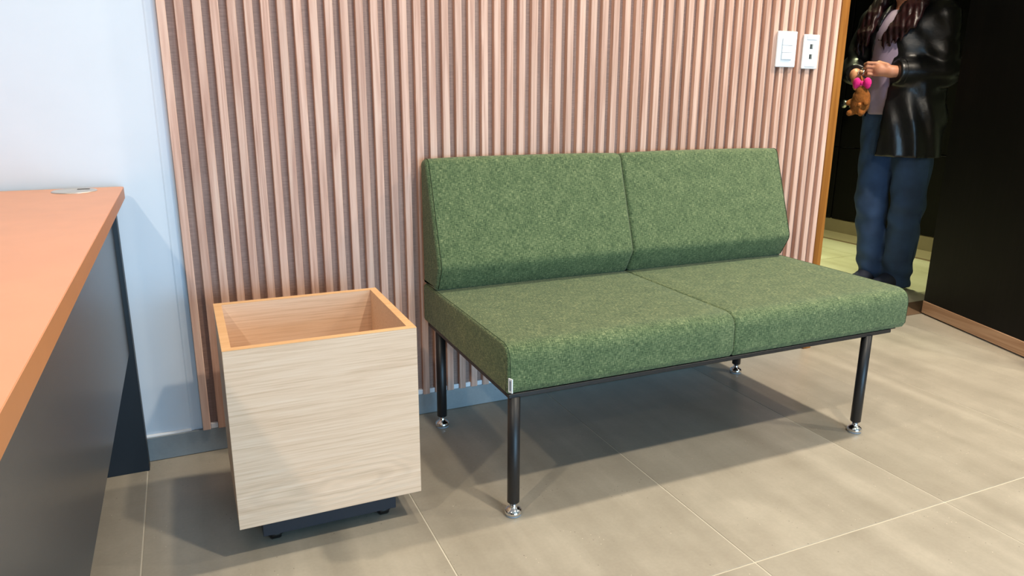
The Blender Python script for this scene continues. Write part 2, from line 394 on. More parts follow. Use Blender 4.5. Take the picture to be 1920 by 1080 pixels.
# hallway behind the doorway; unseen ceiling and walls added to block world light
HX, HY1 = 4.45, 3.2
fh = struct(box('floor_hall', 1.2, HX, .285, HY1, -.06, -.008, M['grout']), 'pale marble hallway floor')
for i in range(-2, 4):
    for j in range(-1, 4):
        x0, x1 = 3.9+.8*(i-3)+.002, 3.9+.8*(i-2)-.002
        y0, y1 = max(.285, .4+.8*j)+.002, min(HY1, .4+.8*(j+1))-.002
        x0 = max(x0, 1.2); x1 = min(x1, 4.19)
        if x1-x0 > .05 and y1-y0 > .05: mesh_obj('marble_tile', bm_box(x0, x1, y0, y1, -.012, 0, .0008, 1), M['hallfloor'], fh)
struct(box('trim_3', DX0-.04, RX1, .1355, .2845, -.06, .002, M['brown_strip']), 'brown floor strip in the doorway')  # brown strip between the room tiles and the hallway floor
wr = struct(box('wall_hall_right', HX, HX+.1, .14, HY1, 0, CEIL, M['blackdoor']), 'black panelled hallway wall')
struct(box('wall_hall_back', 1.2, HX, HY1, HY1+.1, 0, CEIL, M['blackdoor']), 'unseen dark far hallway wall added to block world light')
struct(box('wall_hall_left', 1.1, 1.2, .14, HY1, 0, CEIL, M['plaster']), 'unseen hallway side wall added to block world light')
struct(box('ceiling_hall', 1.1, HX+.1, .1405, HY1+.1, CEIL, CEIL+.08, M['ceiling']), 'unseen hallway ceiling added to block world light')
struct(box('wall_hall_front', RX1, HX, .14, .24, 0, CEIL, M['plaster']), 'short hallway wall beside the doorway')
bh = struct(box('baseboard_hall', HX-.02, HX, .24, HY1, .0, .10, M['hallbase'], None, .003, 1), 'beige skirting of the hallway wall')
box('floor_border', 4.195, HX-.02, .24, HY1, -.01, .003, M['hallbase'], bh)
box('dark_joint', 4.175, 4.193, .24, HY1, -.01, .0015, M['brown_strip'], bh)
for k, (a, b_) in enumerate(((.25, .98), (.99, 1.905), (1.917, 3.19))):
    d = struct(empty('door_%d' % (k+2), (HX-.012, (a+b_)/2, .10)), ['black hallway door panel behind the open door', 'black hallway door with a round steel knob', 'black hallway panel beside the door frame'][k])
    h = (b_-a)/2
    box('panel', -.012, .012, -h, h, .003, .52, M['blackdoor'], d, .002, 1)
    box('panel', -.012, .012, -h, h, .528, 2.3, M['blackdoor'], d, .002, 1)
    if k == 1:
        bm = bm_lathe([(0, -.002), (.03, -.002), (.03, .006), (.012, .012), (.012, .03), (.026, .038), (.033, .05), (.03, .064), (.018, .072), (0, .074)], 24)
        for v in bm.verts: v.co = Vector((-.012-v.co.z, h-.045+v.co.x, .83+v.co.y))
        bmesh.ops.recalc_face_normals(bm, faces=bm.faces[:])
        mesh_obj('knob', bm, M['steel'], d, True)
        box('metal_lip', -.016, -.0115, h-.13, h-.02, .523, .5275, M['steel'], d)

# ================================================================== WALL PLATES
t = empty('light_switch', (1.978, CREST, 1.1385)); tag(t, 'white three-rocker light switch plate on the slat wall, left of the data outlet', 'switch')
box('plate', -.0435, .0435, -.0085, 0, -.0595, .0595, M['white_plastic'], t, .003, 3)
box('rocker_surround', -.0235, .0235, -.0092, -.005, -.0355, .0355, M['plate_line'], t)
for k in (-1, 0, 1):
    box('rocker', -.0225, .0225, -.0125, -.006, k*.0235-.0112, k*.0235+.0112, M['white_plastic'], t, .0012, 2)
t = empty('data_outlet', (2.091, CREST, 1.133)); tag(t, 'narrow white data outlet plate with two jacks, beside the door frame', 'outlet')
box('plate', -.036, .036, -.0075, 0, -.0580, .0580, M['white_plastic'], t, .003, 3)
for z in (-.0455, .0455):
    box('label_frame', -.0235, .0235, -.0081, -.005, z-.0065, z+.0065, M['plate_line'], t)
    box('label_window', -.0222, .0222, -.0088, -.005, z-.0053, z+.0053, M['white_plastic'], t, .0008, 1)
for z in (-.0165, .0175):
    j = box('jack', -.0065, .0065, -.0079, -.003, z-.008, z+.008, M['jack'], t)
    box('contacts', .0005, .0062, -.0082, -.006, z-.0076, z+.0076, M['jack2'], j)

# ================================================================== SOFA
sofa = empty('sofa', (1.29, -.34, 0))
tag(sofa, 'green fabric two-seat armless sofa on thin black legs', 'sofa')
OX, OY = 1.29, -.34
def smooth_prof(pts, radii, seg=6):
    """round every corner of a closed (y,z) polygon by its radius"""
    out = []; n = len(pts)
    for i in range(n):
        p, a, b = Vector(pts[i]), Vector(pts[i-1]), Vector(pts[(i+1) % n]); r = radii[i]
        if r <= 0: out.append(tuple(p)); continue
        u, v = (a-p).normalized(), (b-p).normalized()
        ang = u.angle(v); d = min(r/math.tan(ang/2), .45*(a-p).length, .45*(b-p).length)
        s, e = p+u*d, p+v*d
        for k in range(seg+1):
            t_ = k/seg; out.append(tuple(s*(1-t_)**2+p*2*t_*(1-t_)+e*t_*t_))
    return out
def cushion(name, prof, x0, x1, rnd=.016, seg=4, puff=0.006):
    """prof in (y,z) swept along x; ends drawn in for soft edges; faces crowned a little"""
    bm = bmesh.new(); cy = sum(p[0] for p in prof)/len(prof); cz = sum(p[1] for p in prof)/len(prof)
    n = len(prof)
    # inward normals of the profile
    nr = []
    for i in range(n):
        t_ = (Vector(prof[(i+1) % n])-Vector(prof[i-1])).normalized(); q = Vector((-t_.y, t_.x))
        if q.dot(Vector((cy, cz))-Vector(prof[i])) < 0: q = -q
        nr.append(q)
    xs = []
    for k in range(seg+1):
        a = math.pi/2*k/seg; xs.append((x0+rnd*(1-math.sin(a)), rnd*(1-math.cos(a))))
    xs = [(x0+rnd*(1-math.sin(math.pi/2*k/seg)), rnd*(1-math.cos(math.pi/2*k/seg))) for k in range(seg, -1, -1)]
    # xs[0]: x0 end cap with inset rnd ... inset 0 at x0+rnd
    L = [(x0+rnd*(1-math.cos(a)), rnd*(1-math.sin(a))) for a in [math.pi/2*k/seg for k in range(seg+1)]]
    mid = [(x0+rnd+(x1-x0-2*rnd)*t_, 0) for t_ in [i/10 for i in range(1, 10)]]
    R = [(x1-rnd*(1-math.cos(a)), rnd*(1-math.sin(a))) for a in [math.pi/2*k/seg for k in range(seg, -1, -1)]]
    rings = []
    for x, ins in L+mid+R:
        f = (x-x0)/(x1-x0); pf = puff*(1-(2*f-1)**4)
        ring = []
        for (y, z), q in zip(prof, nr):
            w_ = pf if z > min(p[1] for p in prof)+.01 else 0
            ring.append(bm.verts.new((x-OX, y+q.x*(ins-w_)-OY, z+q.y*(ins-w_))))
        rings.append(ring)
    for A, B in zip(rings, rings[1:]):
        for i in range(n): bm.faces.new((A[i], A[(i+1) % n], B[(i+1) % n], B[i]))
    bm.faces.new(rings[0]); bm.faces.new(rings[-1])
    bmesh.ops.recalc_face_normals(bm, faces=bm.faces[:])
    o = mesh_obj(name, bm, M['fabric'], sofa, True, uv=True)
    return o
SX0, SXM, SX1 = .6445, 1.2915, 1.938
seatp = smooth_prof([(-.03, .318), (-.655, .318), (-.663, .334), (-.664, .434), (-.03, .434)], [.012, .004, .01, .052, .02], 8)
backp = smooth_prof([(-.035, .434), (-.142, .434), (-.182, .508), (-.078, .806), (-.03, .797)], [.006, .012, .035, .03, .018], 8)
def sub(p, mx=.03):
    out = []
    for i in range(len(p)):
        a, b_ = Vector(p[i]), Vector(p[(i+1) % len(p)]); k = max(1, int((b_-a).length/mx))
        for j in range(k): out.append(tuple(a.lerp(b_, j/k)))
    return out
seatp, backp = sub(seatp), sub(backp)
for a, b_ in ((SX0, SXM), (SXM, SX1)):
    s_ = cushion('seat_cushion', seatp, a+.0003, b_-.0003, .007, 4, .002)
    k_ = cushion('backrest', backp, a+.0003, b_-.0003, .013, 5, .004)
    # stitched seams along the top-front edges of each end
    for x in (a+.006, b_-.006):
        if abs(x-SXM) < .03: continue
        pts = [(x-OX, y-OY, z-.0002) for y, z in seatp if z > .322 and y < -.1][::1]
        mesh_obj('seam', bm_tube(pts, .0009, 6), M['seam'], s_, True)
        pts = [(x-OX+(.004 if x < (a+b_)/2 else -.004), y-OY-.0015, z+.0005) for y, z in backp if z > .44 and y < -.036]
        mesh_obj('seam', bm_tube(pts, .0009, 6), M['seam'], k_, True)
# upholstered underside board and steel frame
box('seat_board', SX0+.02-OX, SX1-.02-OX, -.645-OY, -.05-OY, .311, .3185, M['castor'], sofa)
fx0, fx1 = .650, 1.885
bm = bm_box(fx0-OX, fx1-OX, -.657-OY, -.637-OY, .306, .3165, .001, 1)
bm_box(fx0-OX, fx1-OX, -.075-OY, -.055-OY, .306, .3165, .001, 1, bm)
bm_box(fx0-OX, fx0+.02-OX, -.642-OY, -.07-OY, .306, .3165, .001, 1, bm)
bm_box(fx1-.02-OX, fx1-OX, -.642-OY, -.07-OY, .306, .3165, .001, 1, bm)
mesh_obj('frame', bm, M['blackmetal'], sofa)
legbm = bm_lathe([(0, .034), (.0135, .034), (.0148, .0355), (.0148, .308), (0, .308)], 28)
leg = mesh_obj('leg', legbm, M['blackmetal'], sofa, True)
ftbm = bm_lathe([(0, .0045), (.0205, .0045), (.0212, .007), (.0212, .011), (.019, .0155), (.013, .0195), (.0095, .0215), (.0085, .024), (.0085, .035), (0, .035)], 28)
ft = mesh_obj('levelling_foot', ftbm, M['chrome'], leg, True)
padbm = bm_lathe([(0, 0), (.0185, 0), (.0198, .001), (.0200, .0045), (0, .0048)], 28)
pd = mesh_obj('rubber_pad', padbm, M['pad'], leg, True)
spots = [(.667, -.648), (.667, -.118), (1.798, -.648), (1.798, -.118)]
for i, (x, y) in enumerate(spots):
    if i == 0: l_, f_, p_ = leg, ft, pd
    else:
        l_, f_, p_ = leg.copy(), ft.copy(), pd.copy()
        for q in (l_, f_, p_): C.objects.link(q)
        f_.parent = l_; p_.parent = l_
    l_.location = (x-OX, y-OY, 0)
tg = mesh_obj('maker_tag', bm_box(-.0015, .0015, -.011, .002, -.017, .017, .0004, 1), M['tag'], sofa)
tg.location = (SX0+.003-OX, -.664-OY, .343); tg.rotation_euler = (0, 0, .35)
ti = mesh_obj('tag_print', bm_box(-.0018, -.0014, -.007, -.003, -.012, .012), M['tagink'], tg)

# ================================================================== PLANTER BOX ON CASTORS
PX0, PX1, PY0, PY1, PZ0, PZ1 = .0548, .4554, -.5934, -.2201, .0827, .4844
pcx, pcy = (PX0+PX1)/2, (PY0+PY1)/2
pb = empty('planter_box', (pcx, pcy, 0)); tag(pb, 'open pale oak planter box on a dark castor base, beside the sofa', 'planter')
hx, hy, th = (PX1-PX0)/2, (PY1-PY0)/2, .018
box('front_panel', -hx, hx, -hy, -hy+th, PZ0, PZ1-.0012, M['oak'], pb, .0006, 1)
box('back_panel', -hx, hx, hy-th, hy, PZ0, PZ1-.0012, M['oak'], pb, .0006, 1)
for s in (-1, 1):
    mesh_obj('side_panel', bm_box(min(s*hx, s*(hx-th)), max(s*hx, s*(hx-th)), -hy+th+.0002, hy-th-.0002, PZ0, PZ1-.0012, .0004, 1), M['oak'], pb)
# mitred edge banding on the rim
for k, (a, b_) in enumerate((((-hx, -hy), (hx, -hy)), ((hx, -hy), (hx, hy)), ((hx, hy), (-hx, hy)), ((-hx, hy), (-hx, -hy)))):
    a, b_ = Vector(a), Vector(b_)
    sgn = lambda v: Vector((math.copysign(th, v.x), math.copysign(th, v.y)))
    q = [a, b_, b_-sgn(b_), a-sgn(a)]
    bm = bmesh.new(); lo = [bm.verts.new((p.x, p.y, PZ1-.0012)) for p in q]; hi = [bm.verts.new((p.x, p.y, PZ1)) for p in q]
    bm.faces.new(hi); bm.faces.new(lo[::-1])
    for i in range(4): bm.faces.new((lo[i], lo[(i+1) % 4], hi[(i+1) % 4], hi[i]))
    bmesh.ops.recalc_face_normals(bm, faces=bm.faces[:])
    mesh_obj('edge_band', bm, M['oak_end'], pb)
box('bottom_board', -hx+th, hx-th, -hy+th, hy-th, PZ0, PZ0+.016, M['oak'], pb)
pl = box('plinth', .1030-pcx, .4040-pcx, -.553-pcy, -.262-pcy, .029, PZ0, M['navy'], pb, .001, 1)
cbm = bm_lathe([(0, -.012), (.0125, -.012), (.0145, -.009), (.0145, .009), (.0125, .012), (0, .012)], 18)
for v in cbm.verts: v.co = Vector((v.co.z, v.co.x, v.co.y+.0145))
bm_box(-.016, -.0125, -.008, .010, .012, .030, bm=cbm); bm_box(.0125, .016, -.008, .010, .012, .030, bm=cbm)
cs = None
for x in (.1310, .3800):
    for y in (-.519, -.292):
        if cs is None: cs = mesh_obj('castor', cbm, M['castor'], pb, True); cs.location = (x-pcx, y-pcy, 0)
        else: shared('castor', cs.data, (x-pcx, y-pcy, 0), pb)

# ================================================================== DESK
dk = empty('desk', (-.55, -.85, 0)); tag(dk, 'office desk with beech top and grey modesty panel in the left foreground', 'desk')
qx, qy = -.55, -.85
TX0, TX1, TY0, TY1, TZ = -.95, -.1177, -1.75, -.026, .7551
bm = bmesh.new()
pl_ = [(TX0, TY0), (TX1, TY0), (TX1, TY1-.006), (TX1-.006, TY1), (TX0, TY1)]
vs = [[bm.verts.new((x-qx, y-qy, z)) for x, y in pl_] for z in (TZ-.028, TZ)]
bm.faces.new(vs[0][::-1]); tf = bm.faces.new(vs[1])
for i in range(5):
    f = bm.faces.new((vs[0][i], vs[0][(i+1) % 5], vs[1][(i+1) % 5], vs[1][i])); f.material_index = 1
bmesh.ops.recalc_face_normals(bm, faces=bm.faces[:])
bmesh.ops.bevel(bm, geom=[e for e in tf.edges], offset=.0008, segments=2, affect='EDGES')
mesh_obj('desk_top', bm, [M['desktop'], M['deskedge']], dk)
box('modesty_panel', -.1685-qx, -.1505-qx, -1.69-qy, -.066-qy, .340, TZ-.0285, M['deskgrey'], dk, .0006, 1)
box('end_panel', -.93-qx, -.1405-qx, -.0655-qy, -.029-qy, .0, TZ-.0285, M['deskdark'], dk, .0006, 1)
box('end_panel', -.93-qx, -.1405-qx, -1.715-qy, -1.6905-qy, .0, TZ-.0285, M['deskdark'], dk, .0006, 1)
gx, gy = -.217-qx, -.092-qy
gm = mesh_obj('cable_grommet', bm_lathe([(0, TZ-.001), (.047, TZ-.001), (.0475, TZ+.0012), (.045, TZ+.0028), (.040, TZ+.003), (.0385, TZ+.0022), (0, TZ+.0022)], 40, gx, gy), M['grommet'], dk, True)
box('grommet_slot', gx+.004, gx+.030, gy+.014, gy+.030, TZ+.0018, TZ+.0027, M['slot'], gm)

# ================================================================== PERSON IN THE HALLWAY
def surface_nets(f, org, h):
    ins = f < 0
    nx, ny, nz = f.shape
    cnt = np.zeros((nx-1, ny-1, nz-1), np.int8)
    for a in (0, 1):
        for b in (0, 1):
            for c in (0, 1):
                cnt += ins[a:nx-1+a, b:ny-1+b, c:nz-1+c]
    act = (cnt > 0) & (cnt < 8)
    I, J, K = np.nonzero(act); n = len(I)
    idx = -np.ones(act.shape, np.int64); idx[act] = np.arange(n)
    pos = np.zeros((n, 3)); num = np.zeros(n)
    base = np.stack([I, J, K], 1).astype(float)
    offs = [(a, b, c) for a in (0, 1) for b in (0, 1) for c in (0, 1)]
    for o in offs:
        for ax in range(3):
            if o[ax]: continue
            p = list(o); p[ax] = 1
            f0 = f[I+o[0], J+o[1], K+o[2]]; f1 = f[I+p[0], J+p[1], K+p[2]]
            m = (f0 < 0) != (f1 < 0)
            t_ = np.where(m, f0/np.where(m, f0-f1, 1), 0)
            q = base+np.array(o, float); q[:, ax] += t_
            pos[m] += q[m]; num[m] += 1
    pos = pos/num[:, None]*h+np.array(org)
    faces = []
    for ax in range(3):
        u, v = (ax+1) % 3, (ax+2) % 3
        s0 = [slice(None)]*3; s1 = [slice(None)]*3
        s0[ax] = slice(0, f.shape[ax]-1); s1[ax] = slice(1, f.shape[ax])
        for q in (s0, s1):
            q[u] = slice(1, f.shape[u]-1); q[v] = slice(1, f.shape[v]-1)
        A, B = ins[tuple(s0)], ins[tuple(s1)]
        g_ = np.stack(np.nonzero(A != B), 1); g_[:, u] += 1; g_[:, v] += 1
        fl_ = A[A != B]
        def cell(du, dv):
            k = g_.copy(); k[:, u] += du; k[:, v] += dv
            return idx[k[:, 0], k[:, 1], k[:, 2]]
        q = np.stack([cell(-1, -1), cell(0, -1), cell(0, 0), cell(-1, 0)], 1)
        q[~fl_] = q[~fl_][:, ::-1]
        faces.append(q)
    faces = np.concatenate(faces)
    return pos, faces

class Field:
    def __init__(s, lo, hi, h):
        s.lo, s.h = np.array(lo, float), h
        s.n = np.ceil((np.array(hi)-s.lo)/h).astype(int)+1
        s.f = np.full(tuple(s.n), .5, np.float32)
    def sub(s, mn, mx, pad):
        a = np.clip(np.floor((np.array(mn)-pad-s.lo)/s.h).astype(int), 0, s.n-1)
        b = np.clip(np.ceil((np.array(mx)+pad-s.lo)/s.h).astype(int)+1, 1, s.n)
        sl_ = tuple(slice(i, j) for i, j in zip(a, b))
        ax = [s.lo[k]+s.h*np.arange(a[k], b[k]) for k in range(3)]
        X, Y, Z = np.meshgrid(*ax, indexing='ij')
        return sl_, X.astype(np.float32), Y.astype(np.float32), Z.astype(np.float32)
    def cap(s, a, b, ra, rb, k=.02, sc=(1, 1, 1), sub=False):
        """tapered capsule, optionally flattened; smooth union (or cut)"""
        a, b, sc = np.array(a, float), np.array(b, float), np.array(sc, float)
        R_ = max(ra, rb)*max(1, sc.max())
        sl_, X, Y, Z = s.sub(np.minimum(a, b)-R_, np.maximum(a, b)+R_, 2.5*k+.02)
        if X.size == 0: return
        P = [(X-a[0])/sc[0], (Y-a[1])/sc[1], (Z-a[2])/sc[2]]
        d = (b-a)/sc; L2 = max(float(d@d), 1e-9)
        t_ = np.clip((P[0]*d[0]+P[1]*d[1]+P[2]*d[2])/L2, 0, 1)
        D = np.sqrt((P[0]-t_*d[0])**2+(P[1]-t_*d[1])**2+(P[2]-t_*d[2])**2)-(ra+(rb-ra)*t_)
        D *= sc.min()
        F_ = s.f[sl_]
        if sub:
            F_ = np.maximum(F_, -D)
        else:
            hh = np.clip(.5+.5*(F_-D)/k, 0, 1); F_ = F_*(1-hh)+D*hh-k*hh*(1-hh)
        s.f[sl_] = F_
    def chain(s, pts, rad, k=.02, sc=(1, 1, 1)):
        for i in range(len(pts)-1): s.cap(pts[i], pts[i+1], rad[i], rad[i+1], k, sc)
    def grid(s):
        ax = [s.lo[k]+s.h*np.arange(s.n[k]) for k in range(3)]
        return np.meshgrid(*ax, indexing='ij')
    def build(s, name, mat, parent, one=False):
        s.f[0] = s.f[-1] = .1; s.f[:, 0] = s.f[:, -1] = .1; s.f[:, :, 0] = s.f[:, :, -1] = .1
        v, q = surface_nets(s.f, s.lo, s.h)
        me = bpy.data.meshes.new(name)
        me.vertices.add(len(v)); me.vertices.foreach_set('co', v.astype(np.float32).ravel())
        me.loops.add(len(q)*4); me.loops.foreach_set('vertex_index', q.astype(np.int32).ravel())
        me.polygons.add(len(q)); me.polygons.foreach_set('loop_start', np.arange(len(q), dtype=np.int32)*4)
        me.polygons.foreach_set('use_smooth', np.ones(len(q), bool))
        me.update(calc_edges=True); me.validate()
        bm_ = bmesh.new(); bm_.from_mesh(me); bmesh.ops.smooth_vert(bm_, verts=bm_.verts[:], factor=.4, use_axis_x=True, use_axis_y=True, use_axis_z=True)
        if one:                                  # keep the one large connected piece
            bm_.verts.ensure_lookup_table(); seen = set(); best = []
            for v0 in bm_.verts:
                if v0.index in seen: continue
                st = [v0]; seen.add(v0.index); isl = []
                while st:
                    q_ = st.pop(); isl.append(q_)
                    for e_ in q_.link_edges:
                        w_ = e_.other_vert(q_)
                        if w_.index not in seen: seen.add(w_.index); st.append(w_)
                if len(isl) > len(best): best = isl
            keep = set(best)
            bmesh.ops.delete(bm_, geom=[v_ for v_ in bm_.verts if v_ not in keep], context='VERTS')
        bmesh.ops.recalc_face_normals(bm_, faces=bm_.faces[:]); bm_.to_mesh(me); bm_.free()
        for p in me.polygons: p.use_smooth = True
        me.materials.append(mat)
        o = bpy.data.objects.new(name, me); C.objects.link(o); o.parent = parent
        return o

M['skin'] = plain('skin', (188, 128, 98), .5, noise=.06, nscale=30)
M['leather'] = plain('black_leather', (12, 12, 14), .34, spec=.55, noise=.1, nscale=26, bump=.9)
M['denim'] = plain('blue_denim', (40, 64, 98), .85, noise=.3, nscale=9, bump=.3)
M['lilac'] = plain('lilac_knit', (150, 134, 156), .85, noise=.05, nscale=40, bump=.2)
M['shoe'] = plain('dark_canvas_shoe', (30, 36, 52), .7, noise=.08)
M['sole'] = plain('pale_sole', (170, 170, 172), .6, noise=.04)
M['hair'] = wood('dark_auburn_hair', (18, 7, 8), (34, 13, 15), (58, 24, 24), 'z', .4, 160, .05, 0, figure=.1)
M['plush'] = plain('brown_plush', (138, 80, 24), .95, noise=.22, nscale=120, bump=.8)
M['plush_light'] = plain('tan_plush', (184, 112, 52), .95, noise=.12, nscale=120, bump=.6)
M['pink'] = plain('hot_pink_plush', (238, 36, 136), .8, noise=.08, nscale=80, bump=.4)
M['eye'] = plain('dark_eye', (20, 16, 14), .15, noise=0)

PSN, PTH = Vector((3.37, .54, .0)), math.radians(-82)
per = empty('person', PSN, PTH)
tag(per, 'person in black leather jacket and blue jeans standing in the dark doorway', 'person')
elL, wrL = (.135, -.005, 1.10), (.0, -.215, 1.098)
elR, wrR = (-.295, -.045, 1.115), (-.195, -.195, 1.088)
shL, shR = (.105, -.02, 1.345), (-.235, -.02, 1.345)
legR = [(-.115, -.03, .86), (-.105, -.065, .46), (-.085, .0, .09)]
legL = [(.060, -.03, .86), (.070, -.035, .46), (.032, .02, .09)]

# --- body: one continuous figure
B = Field((-.45, -.36, .0), (.30, .22, 1.72), .004)
B.chain(legR, [.085, .055, .036], .03); B.chain(legL, [.085, .055, .036], .03)
for lg in (legR, legL):
    a = lg[2]; B.chain([(a[0], a[1]+.02, .045), (a[0]-.005, a[1]-.09, .038), (a[0]-.01, a[1]-.15, .03)], [.032, .034, .026], .02)
B.cap((-.09, -.03, .90), (.03, -.03, .90), .11, .11, .04, (1, .8, 1))
B.cap((-.045, -.03, .98), (-.06, -.04, 1.26), .115, .13, .05, (1, .75, 1))
B.cap((-.20, -.02, 1.33), (.075, -.02, 1.33), .055, .055, .05)
B.cap((-.065, -.025, 1.36), (-.07, -.05, 1.46), .05, .045, .03)
B.chain([shR, elR, wrR], [.05, .038, .026], .03); B.chain([shL, elL, wrL], [.05, .038, .026], .03)
hd = Vector((-.075, -.065, 1.555))
B.cap(hd+Vector((0, .015, .03)), hd+Vector((0, -.01, -.055)), .083, .058, .03, (.9, 1, 1))
B.cap(hd+Vector((0, -.055, -.085)), hd+Vector((0, -.05, -.08)), .028, .028, .03)
B.cap(hd+Vector((0, -.092, .0)), hd+Vector((0, -.105, -.028)), .008, .013, .012)
for s_ in (-1, 1):
    B.cap(hd+Vector((s_*.074, .005, .005)), hd+Vector((s_*.076, .01, -.03)), .013, .010, .01, (.6, 1, 1))
    B.cap(hd+Vector((s_*.03, -.09, .008)), hd+Vector((s_*.03, -.089, .008)), .013, .013, .004, sub=True)
B.cap(hd+Vector((-.018, -.088, -.055)), hd+Vector((.018, -.088, -.055)), .008, .008, .006)
# left hand (seen on the right): palm, four fingers pinching towards the ring, thumb on top
B.cap(wrL, (-.045, -.245, 1.106), .026, .030, .012, (1, .8, 1))
for i, (dz, ln, rr) in enumerate(((.027, 1.0, .0080), (.0095, 1.05, .0083), (-.008, .98, .008), (-.0245, .8, .0072))):
    k0 = Vector((-.055, -.252-.004*(i < 2), 1.108+dz)); k1 = k0+Vector((-.030*ln, -.018, .003)); k2 = k1+Vector((-.020*ln, .010, -.006)); k3 = k2+Vector((.010, .020, -.006))
    B.chain([Vector((-.03, -.235, 1.107+dz*.7)), k0, k1, k2, k3], [.010, rr+.0008, rr, rr*.95, rr*.85], .002)
B.chain([(-.012, -.232, 1.125), (-.05, -.238, 1.138), (-.082, -.245, 1.128)], [.013, .0105, .009], .006)
# right hand: palm, fingers curling under the strap
B.cap(wrR, (-.158, -.232, 1.064), .026, .030, .012, (1, .8, 1))
for i, (dx, ln, rr) in enumerate(((.024, 1.0, .0080), (.007, 1.05, .0083), (-.010, .98, .008), (-.026, .8, .0072))):
    k0 = Vector((-.146+dx*.5, -.246+dx*.2, 1.052+dx*.9)); k1 = k0+Vector((.022*ln, -.018, -.010)); k2 = k1+Vector((.018*ln, .006, -.008)); k3 = k2+Vector((-.002, .018, -.004))
    B.chain([Vector((-.165+dx*.3, -.225, 1.07+dx*.6)), k0, k1, k2, k3], [.010, rr+.0008, rr, rr*.95, rr*.85], .002)
B.chain([(-.165, -.215, 1.088), (-.138, -.240, 1.096), (-.112, -.255, 1.088)], [.013, .0105, .009], .006)
body = B.build('body', M['skin'], per)
for s_ in (-1, 1):
    bm = bm_lathe([(0, -.011), (.008, -.008), (.011, 0), (.008, .008), (0, .011)], 12)
    o = mesh_obj('eye', bm, M['eye'], per, True); o.location = hd+Vector((s_*.03, -.079, .008))

# --- jeans
J = Field((-.28, -.22, .0), (.24, .2, 1.03), .007)
J.chain(legR[:2]+[(-.088, .0, .035)], [.102, .076, .068], .015); J.chain(legL[:2]+[(.032, .02, .035)], [.102, .078, .070], .015)
J.cap((-.085, -.03, .91), (.03, -.03, .91), .118, .118, .04, (1, .82, 1)); J.cap((-.08, -.035, .97), (.02, -.035, .97), .112, .112, .03, (1, .82, .5))
X, Y, Z = J.grid()
J.f += (.004*np.sin(Z*46+X*22+1.3*np.sin(Y*30))*np.exp(-((Z-.40)/.12)**2)+.005*np.sin(Z*70+X*30)*np.exp(-((Z-.09)/.08)**2)+.003*np.sin(Z*38+Y*40-X*50)).astype(np.float32)
J.f = np.maximum(J.f, np.maximum(.018-Z, Z-1.0).astype(np.float32))
jeans = J.build('jeans', M['denim'], per)
# side seams
for sx, lg in ((-1, legR), (1, legL)):
    pts = [(lg[0][0]+sx*.100, lg[0][1], .86), (lg[0][0]+sx*.092, lg[0][1]-.01, .7), (lg[1][0]+sx*.078, lg[1][1], .46), (lg[2][0]+sx*.070, lg[2][1], .06)]
    mesh_obj('side_seam', bm_tube(pts, .003, 6), M['denim'], jeans, True)
# --- shoes
for lg in (legR, legL):
    a = lg[2]
    H = Field((a[0]-.08, a[1]-.24, -.02), (a[0]+.07, a[1]+.1, .13), .005)
    H.chain([(a[0], a[1]+.025, .05), (a[0]-.004, a[1]-.07, .046), (a[0]-.012, a[1]-.155, .036)], [.040, .042, .034], .02)
    H.cap((a[0], a[1], .05), (a[0], a[1], .1), .042, .04, .02)
    X, Y, Z = H.grid(); H.f = np.maximum(H.f, (.014-Z).astype(np.float32))
    sh = H.build('shoe', M['shoe'], per)
    bm = bmesh.new(); ring = []
    for k in range(28):
        t_ = 2*math.pi*k/28; ring.append((a[0]-.006+.043*math.sin(t_)+(-.006 if math.cos(t_) > 0 else 0), a[1]-.065-.125*math.cos(t_)))
    lo = [bm.verts.new((x, y, 0)) for x, y in ring]; hi = [bm.verts.new((x, y, .022)) for x, y in ring]
    bm.faces.new(hi); bm.faces.new(lo[::-1])
    for k in range(28): bm.faces.new((lo[k], lo[(k+1) % 28], hi[(k+1) % 28], hi[k]))
    bmesh.ops.recalc_face_normals(bm, faces=bm.faces[:])
    mesh_obj('sole', bm, M['sole'], sh, True)
# --- lilac top
T = Field((-.27, -.25, .84), (.18, .18, 1.45), .007)
T.cap((-.045, -.035, .93), (-.06, -.045, 1.26), .152, .145, .04, (1, .84, 1))
T.cap((-.19, -.025, 1.33), (.07, -.025, 1.33), .06, .06, .05)
X, Y, Z = T.grid()
T.f += (.003*np.sin(X*60+Z*14)*np.clip((1.25-Z)/.3, 0, 1)).astype(np.float32)
T.f = np.maximum(T.f, np.maximum(.895-Z, Z-1.40+.25*np.clip(-Y-.05, 0, 1)).astype(np.float32))
T.build('knit_top', M['lilac'], per)
# --- leather jacket, open at the front, right side pushed back
K = Field((-.42, -.32, .66), (.32, .26, 1.48), .007)
K.cap((-.010, -.022, .66), (-.018, -.025, .86), .192, .190, .03, (1, .86, 1))
K.cap((-.018, -.025, .86), (-.03, -.025, 1.02), .190, .170, .03, (1, .84, 1))
K.cap((-.03, -.025, 1.02), (-.058, -.03, 1.27), .168, .172, .04, (1, .80, 1))
K.cap((-.21, -.015, 1.34), (.085, -.015, 1.34), .075, .075, .05)
K.cap((-.065, .0, 1.38), (-.068, .0, 1.41), .085, .08, .03, (1, .9, 1))
K.chain([shR, elR, tuple(Vector(elR).lerp(Vector(wrR), .86))], [.078, .066, .050], .03)
K.chain([shL, elL, tuple(Vector(elL).lerp(Vector(wrL), .86))], [.078, .070, .056], .03)
X, Y, Z = K.grid()
